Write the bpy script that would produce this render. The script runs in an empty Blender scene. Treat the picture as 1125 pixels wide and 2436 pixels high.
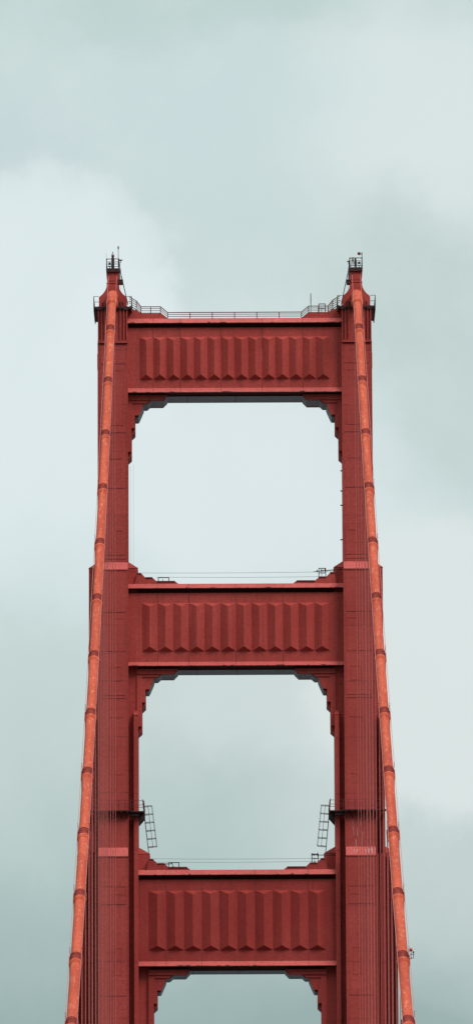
import bpy, bmesh, math, random
from mathutils import Vector, Matrix
random.seed(7)
C = bpy.context.scene.collection
R = math.radians
D = 745.0                                   # distance from the camera to the tower's centre plane, metres
F, TH, PSI, RHO, CX = 15989.0, R(10.1443), R(0.0583), R(-0.2641), -0.64

# ------------------------------------------------------------------ camera
fw = Vector((math.sin(PSI)*math.cos(TH), math.cos(PSI)*math.cos(TH), math.sin(TH)))
r0 = Vector((math.cos(PSI), -math.sin(PSI), 0)); u0 = r0.cross(fw)
rt = r0*math.cos(RHO) + u0*math.sin(RHO); up = -r0*math.sin(RHO) + u0*math.cos(RHO)
cam_d = bpy.data.cameras.new("camera"); cam = bpy.data.objects.new("camera", cam_d); C.objects.link(cam)
m = Matrix((rt, up, -fw)).transposed().to_4x4(); m.translation = Vector((CX, 0, 0)); cam.matrix_world = m
cam_d.sensor_fit = 'VERTICAL'; cam_d.sensor_height = 24; cam_d.lens = 24*F/2436
cam_d.clip_start = 1; cam_d.clip_end = 60000
bpy.context.scene.camera = cam

def ray(px, py): return fw + rt*((px-562.5)/F) - up*((py-1218)/F)
def U(px, py, Y):                            # survey helper: a sighted direction to a point on the plane Y
    d = ray(px, py); t = Y/d.y; return Vector((CX + d.x*t, Y, d.z*t))
def Z(py, Y=D-3.0): return U(562, py, Y).z
PXM = 21.0

# ------------------------------------------------------------------ node helpers
class NT:
    def __init__(s, tree): s.t = tree; tree.nodes.clear()
    def n(s, kind, **kw):
        nd = s.t.nodes.new(kind); ins = kw.pop('ins', {})
        for k, v in kw.items(): setattr(nd, k, v)
        for k, v in ins.items(): s.put(nd.inputs[k], v)
        return nd
    def put(s, sock, v):
        if isinstance(v, bpy.types.NodeSocket): s.t.links.new(v, sock)
        elif isinstance(v, bpy.types.Node): s.t.links.new(v.outputs[0], sock)
        else: sock.default_value = v
    def math(s, op, a, b=0.0, c=0.0, clamp=False):
        nd = s.t.nodes.new('ShaderNodeMath'); nd.operation = op; nd.use_clamp = clamp
        for i, v in enumerate((a, b, c)): s.put(nd.inputs[i], v)
        return nd.outputs[0]
    def mix(s, f, a, b, blend='MIX'):
        nd = s.t.nodes.new('ShaderNodeMix'); nd.data_type = 'RGBA'; nd.blend_type = blend
        s.put(nd.inputs[0], f); s.put(nd.inputs[6], a); s.put(nd.inputs[7], b)
        return nd.outputs[2]
    def ramp(s, f, stops):
        nd = s.t.nodes.new('ShaderNodeValToRGB'); s.put(nd.inputs[0], f); cr = nd.color_ramp
        while len(cr.elements) < len(stops): cr.elements.new(.5)
        for e, (p, c) in zip(cr.elements, stops): e.position = p; e.color = (*c, 1) if len(c) == 3 else c
        return nd.outputs[0]

def material(name):
    mt = bpy.data.materials.new(name); mt.use_nodes = True; return mt, NT(mt.node_tree)

def g(v): return (v, v, v)
def painted(name, base, rough=.5, seams=0.0, mottle=.16, grime=.35, worn=0.0, bumpd=.02, spec=.2):
    mt, t = material(name)
    geo = t.n('ShaderNodeNewGeometry'); pos = geo.outputs['Position']
    sep = t.n('ShaderNodeSeparateXYZ', ins={0: pos})
    c = (*base, 1)
    big = t.n('ShaderNodeTexNoise', ins={'Vector': pos, 'Scale': .16, 'Detail': 4.0})
    fine = t.n('ShaderNodeTexNoise', ins={'Vector': pos, 'Scale': 2.6, 'Detail': 6.0, 'Roughness': .7})
    mp = t.n('ShaderNodeMapping', ins={'Vector': pos, 'Scale': (1.6, 1.6, .05)})
    stk = t.n('ShaderNodeTexNoise', ins={'Vector': mp, 'Scale': 1.0, 'Detail': 5.0, 'Roughness': .65})
    dk = tuple(x*.62 for x in base)
    lt = tuple(min(1, x*1.16 + .012) for x in base)
    col = t.mix(t.ramp(big.outputs[0], [(.35, g(0)), (.68, g(1))]), c, (*lt, 1))
    col = t.mix(t.math('MULTIPLY', t.ramp(fine.outputs[0], [(.40, g(0)), (.66, g(1))]), mottle*2.2), col, (*dk, 1))
    col = t.mix(t.math('MULTIPLY', t.ramp(stk.outputs[0], [(.52, g(0)), (.74, g(1))]), grime), col,
                (base[0]*.38, base[1]*.5 + .006, base[2]*.55 + .008, 1))
    grain = t.n('ShaderNodeTexNoise', ins={'Vector': pos, 'Scale': 5.5, 'Detail': 3.0, 'Roughness': .8})
    col = t.mix(t.math('MULTIPLY', t.ramp(grain.outputs[0], [(.38, g(1)), (.5, g(0))]), .32), col, (base[0]*.5, base[1]*.5, base[2]*.55, 1))
    col = t.mix(t.math('MULTIPLY', t.ramp(grain.outputs[0], [(.52, g(0)), (.66, g(1))]), .30), col, (min(1, base[0]*1.45), base[1]*1.8, base[2]*1.8, 1))
    if not worn:   # touched-up plates: each riveted plate weathers to its own tone
        cell = t.n('ShaderNodeVectorMath', operation='FLOOR', ins={0: t.n('ShaderNodeVectorMath', operation='DIVIDE', ins={0: pos, 1: (1.12, 40.0, 3.15)})})
        wc = t.n('ShaderNodeTexWhiteNoise', noise_dimensions='3D', ins={0: cell})
        col = t.mix(t.math('MULTIPLY', wc.outputs[0], .20), col, (*dk, 1))
    if seams:
        w = t.math('ADD', sep.outputs[2], t.math('MULTIPLY', t.math('SIGN', sep.outputs[0]), .11))
        fr = t.math('FRACT', t.math('DIVIDE', w, seams))
        line = t.math('LESS_THAN', fr, .085/seams)
        brk = t.ramp(t.n('ShaderNodeTexNoise', ins={'Vector': pos, 'Scale': .9}).outputs[0], [(.35, g(.15)), (.6, g(.6))])
        col = t.mix(t.math('MULTIPLY', line, brk), col, (base[0]*.3, base[1]*.4, base[2]*.5, 1))
        r2 = t.math('LESS_THAN', t.math('FRACT', t.math('DIVIDE', sep.outputs[2], 1.05)), .09)
        col = t.mix(t.math('MULTIPLY', t.math('MULTIPLY', r2, brk), .45), col, (base[0]*.45, base[1]*.5, base[2]*.55, 1))
        # riveted lap bands: a slightly different coat between two of the seams
        idx = t.math('FLOOR', t.math('DIVIDE', w, seams))
        wn = t.n('ShaderNodeTexWhiteNoise', noise_dimensions='2D', ins={'Vector': t.n('ShaderNodeCombineXYZ', ins={0: idx, 1: t.math('SIGN', sep.outputs[0])})})
        col = t.mix(t.math('MULTIPLY', wn.outputs[0], .22), col, (*dk, 1))
    if worn:
        patch = t.n('ShaderNodeTexNoise', ins={'Vector': t.n('ShaderNodeMapping', ins={'Vector': pos, 'Scale': (4.2, .95, .95)}), 'Scale': 1.0, 'Detail': 3.0, 'Roughness': .6})
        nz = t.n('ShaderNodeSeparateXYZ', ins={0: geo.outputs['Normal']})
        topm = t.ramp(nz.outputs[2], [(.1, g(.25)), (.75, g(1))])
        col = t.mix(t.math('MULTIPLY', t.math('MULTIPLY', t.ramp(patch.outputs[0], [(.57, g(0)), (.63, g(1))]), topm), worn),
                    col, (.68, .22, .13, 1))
        p2 = t.n('ShaderNodeTexNoise', ins={'Vector': t.n('ShaderNodeMapping', ins={'Vector': pos, 'Scale': (1.5, .12, .12)}), 'Scale': 1.0, 'Detail': 6.0})
        col = t.mix(t.math('MULTIPLY', t.ramp(p2.outputs[0], [(.5, g(0)), (.62, g(1))]), .35), col, (base[0]*.62, base[1]*.45, base[2]*.6, 1))
    bmp = t.n('ShaderNodeBump', ins={'Height': fine.outputs[0], 'Strength': .5, 'Distance': bumpd})
    rg = t.ramp(big.outputs[0], [(0, g(rough-.08)), (1, g(rough+.12))])
    b = t.n('ShaderNodeBsdfPrincipled', ins={'Base Color': col, 'Roughness': rg, 'Normal': bmp.outputs[0]})
    b.inputs['Specular IOR Level'].default_value = spec
    t.n('ShaderNodeOutputMaterial', ins={0: b})
    return mt

M = {}
M['red'] = painted('weathered_orange_red_paint', (.425, .050, .042), .6, seams=6.3, grime=.5)
M['strut'] = painted('strut_orange_red_paint', (.44, .053, .044), .6, grime=.55)
M['dimmed'] = painted('dimmed_deep_red_paint', (.34, .034, .029), .6, grime=.45)  # lowest strut: fall-off in brightness towards the bottom put into its red
M['ledge'] = painted('skylit_ledge_orange_red', (.56, .090, .080), .6, grime=.3)  # brighter red for upward slopes, their sky light is in the colour
M['cable'] = painted('cable_bright_orange_paint', (.51, .078, .040), .75, mottle=.12, grime=.2, worn=.5, bumpd=.01, spec=.08)
M['band'] = painted('cable_band_rusty_paint', (.36, .042, .028), .6, mottle=.35, grime=.4)
M['rope'] = painted('rope_pink_red_paint', (.50, .12, .11), .5, grime=.1)
M['grey'] = painted('soffit_grey_reflection', (.33, .38, .42), .5, mottle=.3, grime=.55)  # grazing reflection of sky and water on undersides, put into the colour
M['dark'] = painted('dark_painted_steel', (.060, .022, .024), .5, mottle=.2, grime=.2)
M['darkred'] = painted('dark_red_steel', (.17, .028, .028), .5, mottle=.2, grime=.2)
M['wire'] = painted('galvanised_wire', (.20, .26, .25), .5, grime=.1)
M['pale'] = painted('pale_grey_box_paint', (.55, .52, .52), .5, grime=.1)
def simple(name, col, rough=.5, metal=0.0, emit=0):
    mt, t = material(name)
    nz = t.n('ShaderNodeTexNoise', ins={'Scale': 9.0, 'Detail': 3.0})
    b = t.n('ShaderNodeBsdfPrincipled', ins={'Base Color': t.mix(nz.outputs[0], (*[x*.8 for x in col], 1), (*col, 1)), 'Roughness': rough, 'Metallic': metal})
    t.n('ShaderNodeOutputMaterial', ins={0: b}); return mt
M['soot_shade'] = painted('soot_and_shade_paint', (.115, .030, .028), .8, mottle=.3, grime=.5)  # dirt on the lips, and overhang shade painted onto the gutter walls
M['drip'] = painted('pale_drip_stain', (.62, .36, .34), .7, grime=.1)
M['lens'] = simple('red_lamp_glass', (.45, .01, .015), .15)
M['glass'] = simple('pale_beacon_glass', (.5, .38, .38), .2)

# ------------------------------------------------------------------ mesh helpers
class MB:
    def __init__(s): s.bm = bmesh.new(); s.mi = 0
    def faces(s, vs, fs, mi=None):
        v = [s.bm.verts.new(p) for p in vs]
        for f in fs:
            try:
                q = s.bm.faces.new([v[i] for i in f]); q.material_index = s.mi if mi is None else mi
            except ValueError: pass
        return s
    def box(s, a, b, mi=None):
        x0, x1 = sorted((a[0], b[0])); y0, y1 = sorted((a[1], b[1])); z0, z1 = sorted((a[2], b[2]))
        return s.faces([(x0,y0,z0),(x1,y0,z0),(x1,y1,z0),(x0,y1,z0),(x0,y0,z1),(x1,y0,z1),(x1,y1,z1),(x0,y1,z1)],
                [(0,3,2,1),(4,5,6,7),(0,1,5,4),(1,2,6,5),(2,3,7,6),(3,0,4,7)], mi)
    def frustum(s, lo, hi):   # each (x0,x1,y0,y1,z)
        v = []
        for (x0, x1, y0, y1, z) in (lo, hi): v += [(x0,y0,z),(x1,y0,z),(x1,y1,z),(x0,y1,z)]
        return s.faces(v, [(0,3,2,1),(4,5,6,7),(0,1,5,4),(1,2,6,5),(2,3,7,6),(3,0,4,7)])
    def prism(s, poly, axis, a, b):   # poly 2D; axis 'x': poly=(y,z) ; axis 'y': poly=(x,z)
        n = len(poly)
        if axis == 'x': v = [(a, p, q) for p, q in poly] + [(b, p, q) for p, q in poly]
        elif axis == 'y': v = [(p, a, q) for p, q in poly] + [(p, b, q) for p, q in poly]
        else: v = [(p, q, a) for p, q in poly] + [(p, q, b) for p, q in poly]
        return s.faces(v, [tuple(range(n)), tuple(range(2*n-1, n-1, -1))] + [(i, (i+1) % n, n+(i+1) % n, n+i) for i in range(n)])
    def tube(s, pts, r, n=8, caps=True, close=False):
        pts = [Vector(p) for p in pts]; rings = []
        for i, p in enumerate(pts):
            t = (pts[min(i+1, len(pts)-1)] - pts[max(i-1, 0)]).normalized()
            ref = Vector((1, 0, 0)) if abs(t.x) < .8 else Vector((0, 0, 1))
            a = t.cross(ref).normalized(); b = t.cross(a).normalized()
            rr = r[i] if isinstance(r, (list, tuple)) else r
            rings.append([s.bm.verts.new(p + (a*math.cos(2*math.pi*k/n) + b*math.sin(2*math.pi*k/n))*rr) for k in range(n)])
        for A, B in zip(rings, rings[1:]):
            for k in range(n):
                f = s.bm.faces.new((A[k], A[(k+1) % n], B[(k+1) % n], B[k])); f.smooth = n > 6; f.material_index = s.mi
        if caps:
            for q in (rings[0], rings[-1][::-1]):
                f = s.bm.faces.new(q); f.material_index = s.mi
        return s
    def bar(s, a, b, w=.05): return s.tube([a, b], w, 4)
    def ball(s, c, r, sz=1.0, n=12):
        c = Vector(c); pts = []; rad = []
        for i in range(9):
            th = math.pi*i/8; pts.append(c + Vector((0, 0, -math.cos(th)*r*sz))); rad.append(max(.002, math.sin(th)*r))
        return s.tube(pts, rad, n)
    def build(s, name, mat, parent=None, bevel=0.0, recalc=True):
        if recalc: bmesh.ops.recalc_face_normals(s.bm, faces=s.bm.faces)
        me = bpy.data.meshes.new(name); s.bm.to_mesh(me); s.bm.free()
        for x in (mat if isinstance(mat, (list, tuple)) else [mat]): me.materials.append(x)
        o = bpy.data.objects.new(name, me); C.objects.link(o)
        if parent: o.parent = parent; o.matrix_parent_inverse = Matrix.Translation(-parent_loc(parent))
        if bevel:
            md = o.modifiers.new('bevel', 'BEVEL'); md.width = bevel; md.segments = 1; md.limit_method = 'ANGLE'
        return o
    def pieces(s, name, mat, parent, recalc=True):     # every separate bar or plate becomes a part of its own
        s.bm.verts.index_update(); seen = set(); out = []
        if recalc: bmesh.ops.recalc_face_normals(s.bm, faces=s.bm.faces)
        for v0 in s.bm.verts:
            if v0 in seen: continue
            isl = []; st = [v0]; seen.add(v0)
            while st:
                v = st.pop(); isl.append(v)
                for e in v.link_edges:
                    w = e.other_vert(v)
                    if w not in seen: seen.add(w); st.append(w)
            nb = MB(); mp = {v: nb.bm.verts.new(v.co) for v in isl}
            fs = {f for v in isl for f in v.link_faces}
            for f in sorted(fs, key=lambda q: q.index):
                q = nb.bm.faces.new([mp[v] for v in f.verts]); q.smooth = f.smooth; q.material_index = f.material_index
            out.append(nb.build(name, mat, parent, recalc=False))
        s.bm.free(); return out
def empty(name, loc, label, cat, group=None):
    o = bpy.data.objects.new(name, None); C.objects.link(o); o.location = loc; o.empty_display_size = .5
    o['label'] = label; o['category'] = cat
    if group: o['group'] = group
    return o
def tag(o, label, cat, group=None):
    o['label'] = label; o['category'] = cat
    if group: o['group'] = group
    return o
# children keep world coordinates: every parent inverse is the root's inverse translation, sub-parts sit on identity parts
def parent_loc(p): return Vector(p.location) if p.type == 'EMPTY' else Vector((0, 0, 0))
def setkind(o, k): o['kind'] = k; return o

# ------------------------------------------------------------------ the tower
LX = 13.7                                    # leg centre line, also the cable line
HW = 1.66                                    # half width of the front pier
WB, WC = 2.73, 4.00                          # half widths of the wings
GB = -69.0
tower = empty('bridge_tower', (0, D, GB), 'huge orange-red steel suspension bridge tower with two stepped legs joined by three fluted cross struts', 'bridge tower')
zTop = Z(729); zB1, zB2 = Z(1338), Z(1357); zC1, zC2 = Z(2018), Z(2040)
zK = Z(1690)

def leg(s):
    cx = s*LX
    X = lambda u: cx + s*u                   # u > 0 is outward
    b = MB()
    prof = [(3.4, zTop), (3.4, zB1), (4.15, zB2), (4.15, zB2-.12), (4.08, zB2-.12), (4.08, zC1), (4.95, zC2), (4.95, zC2-.12), (4.88, zC2-.12), (4.88, GB)]
    poly = [(D-d, z) for d, z in prof] + [(D+d, z) for d, z in reversed(prof)]
    b.prism(poly, 'x', cx-HW, cx+HW)
    bmesh.ops.recalc_face_normals(b.bm, faces=b.bm.faces)
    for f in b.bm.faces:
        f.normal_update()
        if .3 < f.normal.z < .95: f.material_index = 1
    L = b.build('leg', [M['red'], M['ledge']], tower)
    # shoulder slopes use a lighter copy of the paint, sky light painted in
    # seams and edge angles that frame the front plates
    e = MB()
    for (za, zb, d) in ((Z(815), zB1, 3.4), (zB2-.2, zC1, 4.08), (zC2-.2, GB, 4.88)):
        for u in (-HW+.22, HW-.22):
            e.box((X(u)-.03, D-d-.02, za), (X(u)+.03, D-d+.03, zb))
        for u in (-HW, HW):
            e.box((X(u)-.045, D-d-.045, za), (X(u)+.045, D-d+.12, zb))
    e.pieces('edge_angle', M['red'], L)
    h = MB()
    for py, d in ((815, 3.4), (817.5, 3.4), (864, 3.4), (1028, 3.4), (1160, 3.4), (1319, 3.4), (1329, 3.4), (1455, 4.08), (1548, 4.08), (1653, 4.08), (1660, 4.08), (2108, 4.88), (2150, 4.88), (2368, 4.88)):
        z = Z(py, D-d); h.box((cx-HW+.25, D-d-.025, z-.03), (cx+HW-.25, D-d+.02, z+.03))
    h.pieces('plate_joint', M['darkred'], L)
    # upper fluted part of the leg
    u_ = MB()
    for k in (-1.60, -1.25, -.86, .86, 1.25, 1.60):
        u_.box((cx+k-.07, D-3.62, Z(812)), (cx+k+.07, D-3.3, zTop-.3))
    u_.box((cx-HW-.02, D-3.60, Z(817)), (cx+HW+.02, D-3.3, Z(811)))
    u_.pieces('flute', M['red'], L)
    # a small gusset on the outer edge of the upper leg
    w = MB(); w.box((X(HW-.1), D-2.4, Z(872)), (X(HW+.10), D+2.4, Z(838))); 
    w.box((X(HW-.1), D-2.2, Z(1028)), (X(HW+.07), D+2.2, Z(998)))
    w.box((X(HW-.1), D-2.2, Z(1190)), (X(HW+.07), D+2.2, Z(1160)))
    w.pieces('gusset', M['red'], L)
    # wing of the middle tier
    w = MB()
    w.box((cx-WB, D-2.15, GB), (cx+WB, D+2.15, Z(1347)))
    w.frustum((cx-WB-.03, cx+WB+.03, D-2.2, D+2.2, Z(1347)), (cx-HW+.02, cx+HW-.02, D-1.3, D+1.3, Z(1329)))
    w.build('wing', M['red'], L)
    # lower half of the middle tier: inner and outer rib with a dark recess beside the pier
    w = MB()
    for sg in (-1, 1):
        x0, x1 = cx+sg*2.28, cx+sg*(WB+.03)
        w.box((x0, D-3.35, GB), (x1, D+3.35, Z(1701)))
        w.frustum((min(x0, x1)-.03, max(x0, x1)+.03, D-3.4, D+3.4, Z(1701)), (min(x0, x1), max(x0, x1), D-2.5, D+2.5, Z(1689)))
        w.box((cx+sg*1.5, D-2.25, GB), (x0, D+2.25, Z(1697)))
    w.pieces('wing_rib', M['red'], L)
    # wing of the lowest tier
    w = MB()
    w.box((cx-WC, D-1.9, GB), (cx+WC, D+1.9, Z(2027)))
    w.frustum((cx-WC-.03, cx+WC+.03, D-1.95, D+1.95, Z(2027)), (cx-WB, cx+WB, D-1.1, D+1.1, Z(2009)))
    w.build('wing', M['red'], L)
    w = MB()
    for u in (1.95, 2.30, 2.68, 3.05, 3.42, 3.98):     # flutes down the outer flank
        w.box((X(u)-.055, D-3.75+.28*(u-1.9), GB), (X(u)+.055, D-1.5, Z(2034)))
    for u in (2.2, 2.5):
        w.box((X(u)-.05, D-3.62, Z(2034)+.3), (X(u)+.05, D-1.5, Z(1703)))
    w.box((X(2.84), D-2.9, GB), (X(3.42), D+2.9, Z(2034)))
    w.pieces('flute', M['red'], L)
    # framed access plates riveted to the pier, and a few pale drips on the right leg
    def plate_frame(u0, u1, pa, pb, d):
        za, zb = Z(pa, D-d), Z(pb, D-d); f = MB(); w_ = .03
        x0, x1 = sorted((X(u0), X(u1)))
        for bx_ in ((x0, x1, za-w_, za+w_), (x0, x1, zb-w_, zb+w_), (x0-w_, x0+w_, zb, za), (x1-w_, x1+w_, zb, za)):
            f.box((bx_[0], D-d-.03, bx_[2]), (bx_[1], D-d+.01, bx_[3]))
        f.build('access_plate', M['red'], L)
    plate_frame(-.05, -1.3, 1470, 1548, 4.08); plate_frame(.2, -.95, 1585, 1618, 4.08)
    plate_frame(-.1, -.9, 2255, 2318, 4.88); plate_frame(-.2, -1.35, 2108, 2150, 4.88); plate_frame(.3, -1.2, 880, 1010, 3.4)
    for k, (pa, pb) in enumerate(((1066, 1090), (1220, 1262), (1700, 1706), (1840, 1842), (1946, 1952), (2125, 2127))):
        d = 3.4 if pa < 1300 else 4.08 if pa < 2018 else 4.88
        h = MB(); h.box((X(-1.1), D-d-.03, Z(pb, D-d)), (X(-.2 if k % 2 else .4), D-d+.01, Z(pa, D-d)))
        h.build('cover_plate', M['red'], L)
    if s > 0:
        rnd = random.Random(3)
        for k in range(15):
            x = cx + rnd.choice((rnd.uniform(-1.3, -.3), rnd.uniform(.2, 1.3))); a_ = rnd.uniform(.02, .5); b_ = a_ + rnd.uniform(.2, .48); wd = rnd.uniform(.015, .05)
            q = MB(); pt = lambda xx, t_: (xx, D-(4.08+.87*t_)-.012, zC1+(zC2-zC1)*t_+.012)
            q.faces([pt(x-wd, a_), pt(x+wd, a_), pt(x+wd*.4, min(b_, .95)), pt(x-wd*.4, min(b_, .95))], [(0,1,2,3)])
            q.build('pale_drip', M['drip'], L)
        for k in range(9):
            x = cx + rnd.uniform(-1.2, 1.0); z0_ = Z(rnd.uniform(1950, 2000), D-4.1); q = MB()
            q.box((x-.015, D-4.1, z0_-rnd.uniform(.3, 1.2)), (x+.015, D-4.07, z0_)); q.build('pale_drip', M['drip'], L)
    return L
legL = leg(-1); legR = leg(1)

BR = [(94,0),(85,10),(55,10),(47,17.5),(37.5,17.5),(37.5,22),(25,49.5),(17.5,49.5),(17.5,82),(9,90),(9,140),(0,148)]
PL1 = [(-3,-2),(93,-2),(93,0),(83,10),(-3,10)]
PL2 = [(-3,10),(53,10),(45,17),(-3,17)]
PL3 = [(10,17),(37,17),(37,22),(27,45),(17,45),(17,76),(9,76),(9,84),(10,84)]
PL4 = [(-3,17),(10,17),(17,45),(17,76),(9,76),(9,132),(-3,132)]
STEP = [(96,0),(87,7),(44,7),(34,16),(17.5,16),(8,26),(-2,26)]
def strut(paint, pt, plt_, pp0, pp1, pl, plb, ps, edge, end, ridges, rdx, stepf, name='strut'):
    """pt cornice top, plt_ cornice lip, panel top/bottom, ledge top/lip, soffit (picture heights surveyed on the web plane)"""
    W0 = 2.6
    zt, zl = Z(pt, D-W0), Z(plt_, D-W0-.5)
    zc = Z(plt_+12, D-W0)
    z1 = Z(pl, D-W0); z2 = Z(plb-1, D-W0-.5); z3 = Z(ps, D-1.85)
    prof = [(W0+.08, zt), (W0+.5, zl), (W0+.5, zl-.05), (W0-.6, zl-.06), (W0-.6, zc), (W0, zc), (W0, z1), (W0+.5, z2), (W0+.5, z2-.05), (1.85, z2-.06), (1.85, z3)]
    poly = [(D-d, z) for d, z in prof] + [(D+d, z) for d, z in reversed(prof)]
    b = MB(); b.prism(poly, 'x', -end, end)
    b.bm.faces.ensure_lookup_table(); bmesh.ops.recalc_face_normals(b.bm, faces=b.bm.faces)
    for f in b.bm.faces:
        f.normal_update()
        if f.normal.z < -.95 and f.calc_center_median().z < z3+.01: f.material_index = 1
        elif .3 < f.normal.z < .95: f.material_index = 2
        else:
            c_ = f.calc_center_median()          # gutter walls behind the two ledges: dirt plus painted overhang shade
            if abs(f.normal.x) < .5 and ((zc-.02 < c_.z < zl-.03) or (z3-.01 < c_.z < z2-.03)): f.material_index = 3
    S = b.build(name, [paint, M['grey'], M['ledge'], M['soot_shade']], tower)
    # fluted panel of hipped ridges
    r = MB(); n = len(ridges); za, zb = Z(pp0, D-W0), Z(pp1, D-W0); hw = rdx/PXM/2
    xs = [(-(n-1)/2 + i)*rdx/PXM for i in range(n)]
    P = .60
    for x in xs:
        hp = .46
        v = [(x-hw, D-W0, zb), (x+hw, D-W0, zb), (x+hw, D-W0, za), (x-hw, D-W0, za), (x, D-W0-P, zb+hp), (x, D-W0-P, za-hp)]
        v = [(a, c+.0, e) for a, c, e in v]
        r.faces(v, [(0,1,4),(1,2,5,4),(2,3,5),(3,0,4,5)])
    o = r.build('fluted_panel', paint, S, recalc=False)
    o.data.update()
    bmx = bmesh.new(); bmx.from_mesh(o.data)
    for f in bmx.faces:
        f.normal_update()
        if f.normal.y > 0: f.normal_flip()
    bmx.to_mesh(o.data); bmx.free()
    rr = random.Random(int(pt))
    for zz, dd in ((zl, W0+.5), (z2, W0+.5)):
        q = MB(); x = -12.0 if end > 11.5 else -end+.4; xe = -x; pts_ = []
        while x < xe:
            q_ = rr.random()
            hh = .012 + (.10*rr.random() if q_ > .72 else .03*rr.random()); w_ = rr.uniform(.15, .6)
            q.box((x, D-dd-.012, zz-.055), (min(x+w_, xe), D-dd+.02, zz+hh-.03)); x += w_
        q.build('soot_crust', M['soot_shade'], S)
    # plate joints on web and ledges
    j = MB()
    for i in (0, 2, 5, 8, 11, 13):
        if i < n-1:
            x = xs[i] + hw + (.0 if i else 0)
            for (a, c, d) in ((zc-.05, za, W0), (zb, z1, W0)):
                j.box((x-.022, D-d-.02, min(a, c)), (x+.022, D-d+.02, max(a, c)))
            dz = (z2-z1); 
            j.faces([(x-.02, D-W0-.01, z1), (x+.02, D-W0-.01, z1), (x+.02, D-W0-.515, z2), (x-.02, D-W0-.515, z2)], [(0,1,2,3)])
            j.faces([(x-.02, D-W0-.09, zt+.005), (x+.02, D-W0-.09, zt+.005), (x+.02, D-W0-.515, zl), (x-.02, D-W0-.515, zl)], [(0,1,2,3)])
    for x in (xs[n//4], 0.1, xs[-2]):
        j.box((x-.03, D-1.87, z3-.012), (x+.03, D+1.83, z3+.02))
    j.pieces('plate_joint', M['darkred'], S, recalc=False)
    # brackets under, stepped parapets over
    zs = z3; K = 1/20.7
    for s in (-1, 1):
        b = MB(); P2 = lambda pts, z0: [(s*(edge - dx/PXM), z0 - dy*K) for dx, dy in pts]
        core = [(-4, -6), (94, -6)] + BR + [(-4, 148)]
        b.prism(P2(core, zs), 'y', D-1.75, D+1.75)
        bmesh.ops.recalc_face_normals(b.bm, faces=b.bm.faces)
        for f in b.bm.faces:
            f.normal_update()
            if f.normal.z < -.3 and f.calc_center_median().z > zs-55*K: f.material_index = 1
            if abs(f.normal.x) > .4 and f.calc_center_median().z > zs-21*K: f.material_index = 1
        B = b.build('bracket', [paint, M['grey']], S)
        p = MB()
        for q, dep in ((PL1, 2.42), (PL2, 2.28), (PL3, 2.16), (PL4, 2.30)):
            for sd in (-1, 1):
                p.prism(P2(q, zs), 'y', D+sd*1.8, D+sd*dep)
        p.pieces('bracket_plate', paint, B)
        q = MB(); q.prism([(s*(stepf - dx/PXM), zt - .02 + dy*K) for dx, dy in STEP] + [(s*(stepf+.4), zt-.3), (s*(stepf-96/PXM), zt-.3)] if name else [], 'y', D-2.55, D+2.55)
        q.build('stepped_parapet', paint, S)
        # thin kerb lip on each parapet tread
        q = MB()
        for (dx0, dx1, dy) in ((87, 44, 7), (34, 17.5, 16), (8, -2, 26)):
            q.box((s*(stepf-dx0/PXM)-.0, D-2.62, zt+dy*K-.11), (s*(stepf-dx1/PXM), D-2.45, zt+dy*K+.02))
        q.pieces('parapet_lip', M['darkred'], S)
    return S, zt
E1, E2, E3 = 12.06, LX-WB-.03, LX-WC
s1, zt1 = strut(M['strut'], 757.5, 767, 801, 902, 922.5, 933, 943, E1, 12.3, range(14), 32.1, E1, name='strut')
s2, zt2 = strut(M['strut'], 1388.5, 1398, 1434, 1549, 1574, 1583.5, 1594, E2, 12.3, range(12), 36.75, E2)
s3, zt3 = strut(M['dimmed'], 2069, 2080, 2118, 2260, 2286.5, 2298, 2309.5, E3, LX-2.4, range(10), 41.3, E3)
# the fourth strut stands below the frame, under the roadway
# top strut: its parapet is a single raised block each side
def only_top():
    for o in list(C.objects):
        if o.parent == s1 and o.name.split('.')[0] in ('stepped_parapet', 'parapet_lip'): bpy.data.objects.remove(o)
    for s in (-1, 1):
        q = MB(); e = 12.1; K = 1/20.7
        pts = [(e+.3, -.3), (e-95/PXM, -.3), (e-95/PXM, 0), (e-80/PXM, 13.5*K), (e-34/PXM, 13.5*K), (e-22/PXM, 22*K), (e+.3, 22*K)]
        q.prism([(s*a, zt1+c) for a, c in pts], 'y', D-2.5, D+2.5)
        q.build('raised_parapet', M['strut'], s1)
only_top()
q = MB(); xq = (622-558.5)/PXM
q.box((xq-.025, D-2.62, Z(858, D-2.6)), (xq+.025, D-2.59, Z(829, D-2.6))); q.box((xq+.0, D-2.62, Z(806, D-2.6)), (xq+.03, D-2.59, Z(800, D-2.6)))
for o in q.pieces('pale_scratch', M['drip'], s1): pass

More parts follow.
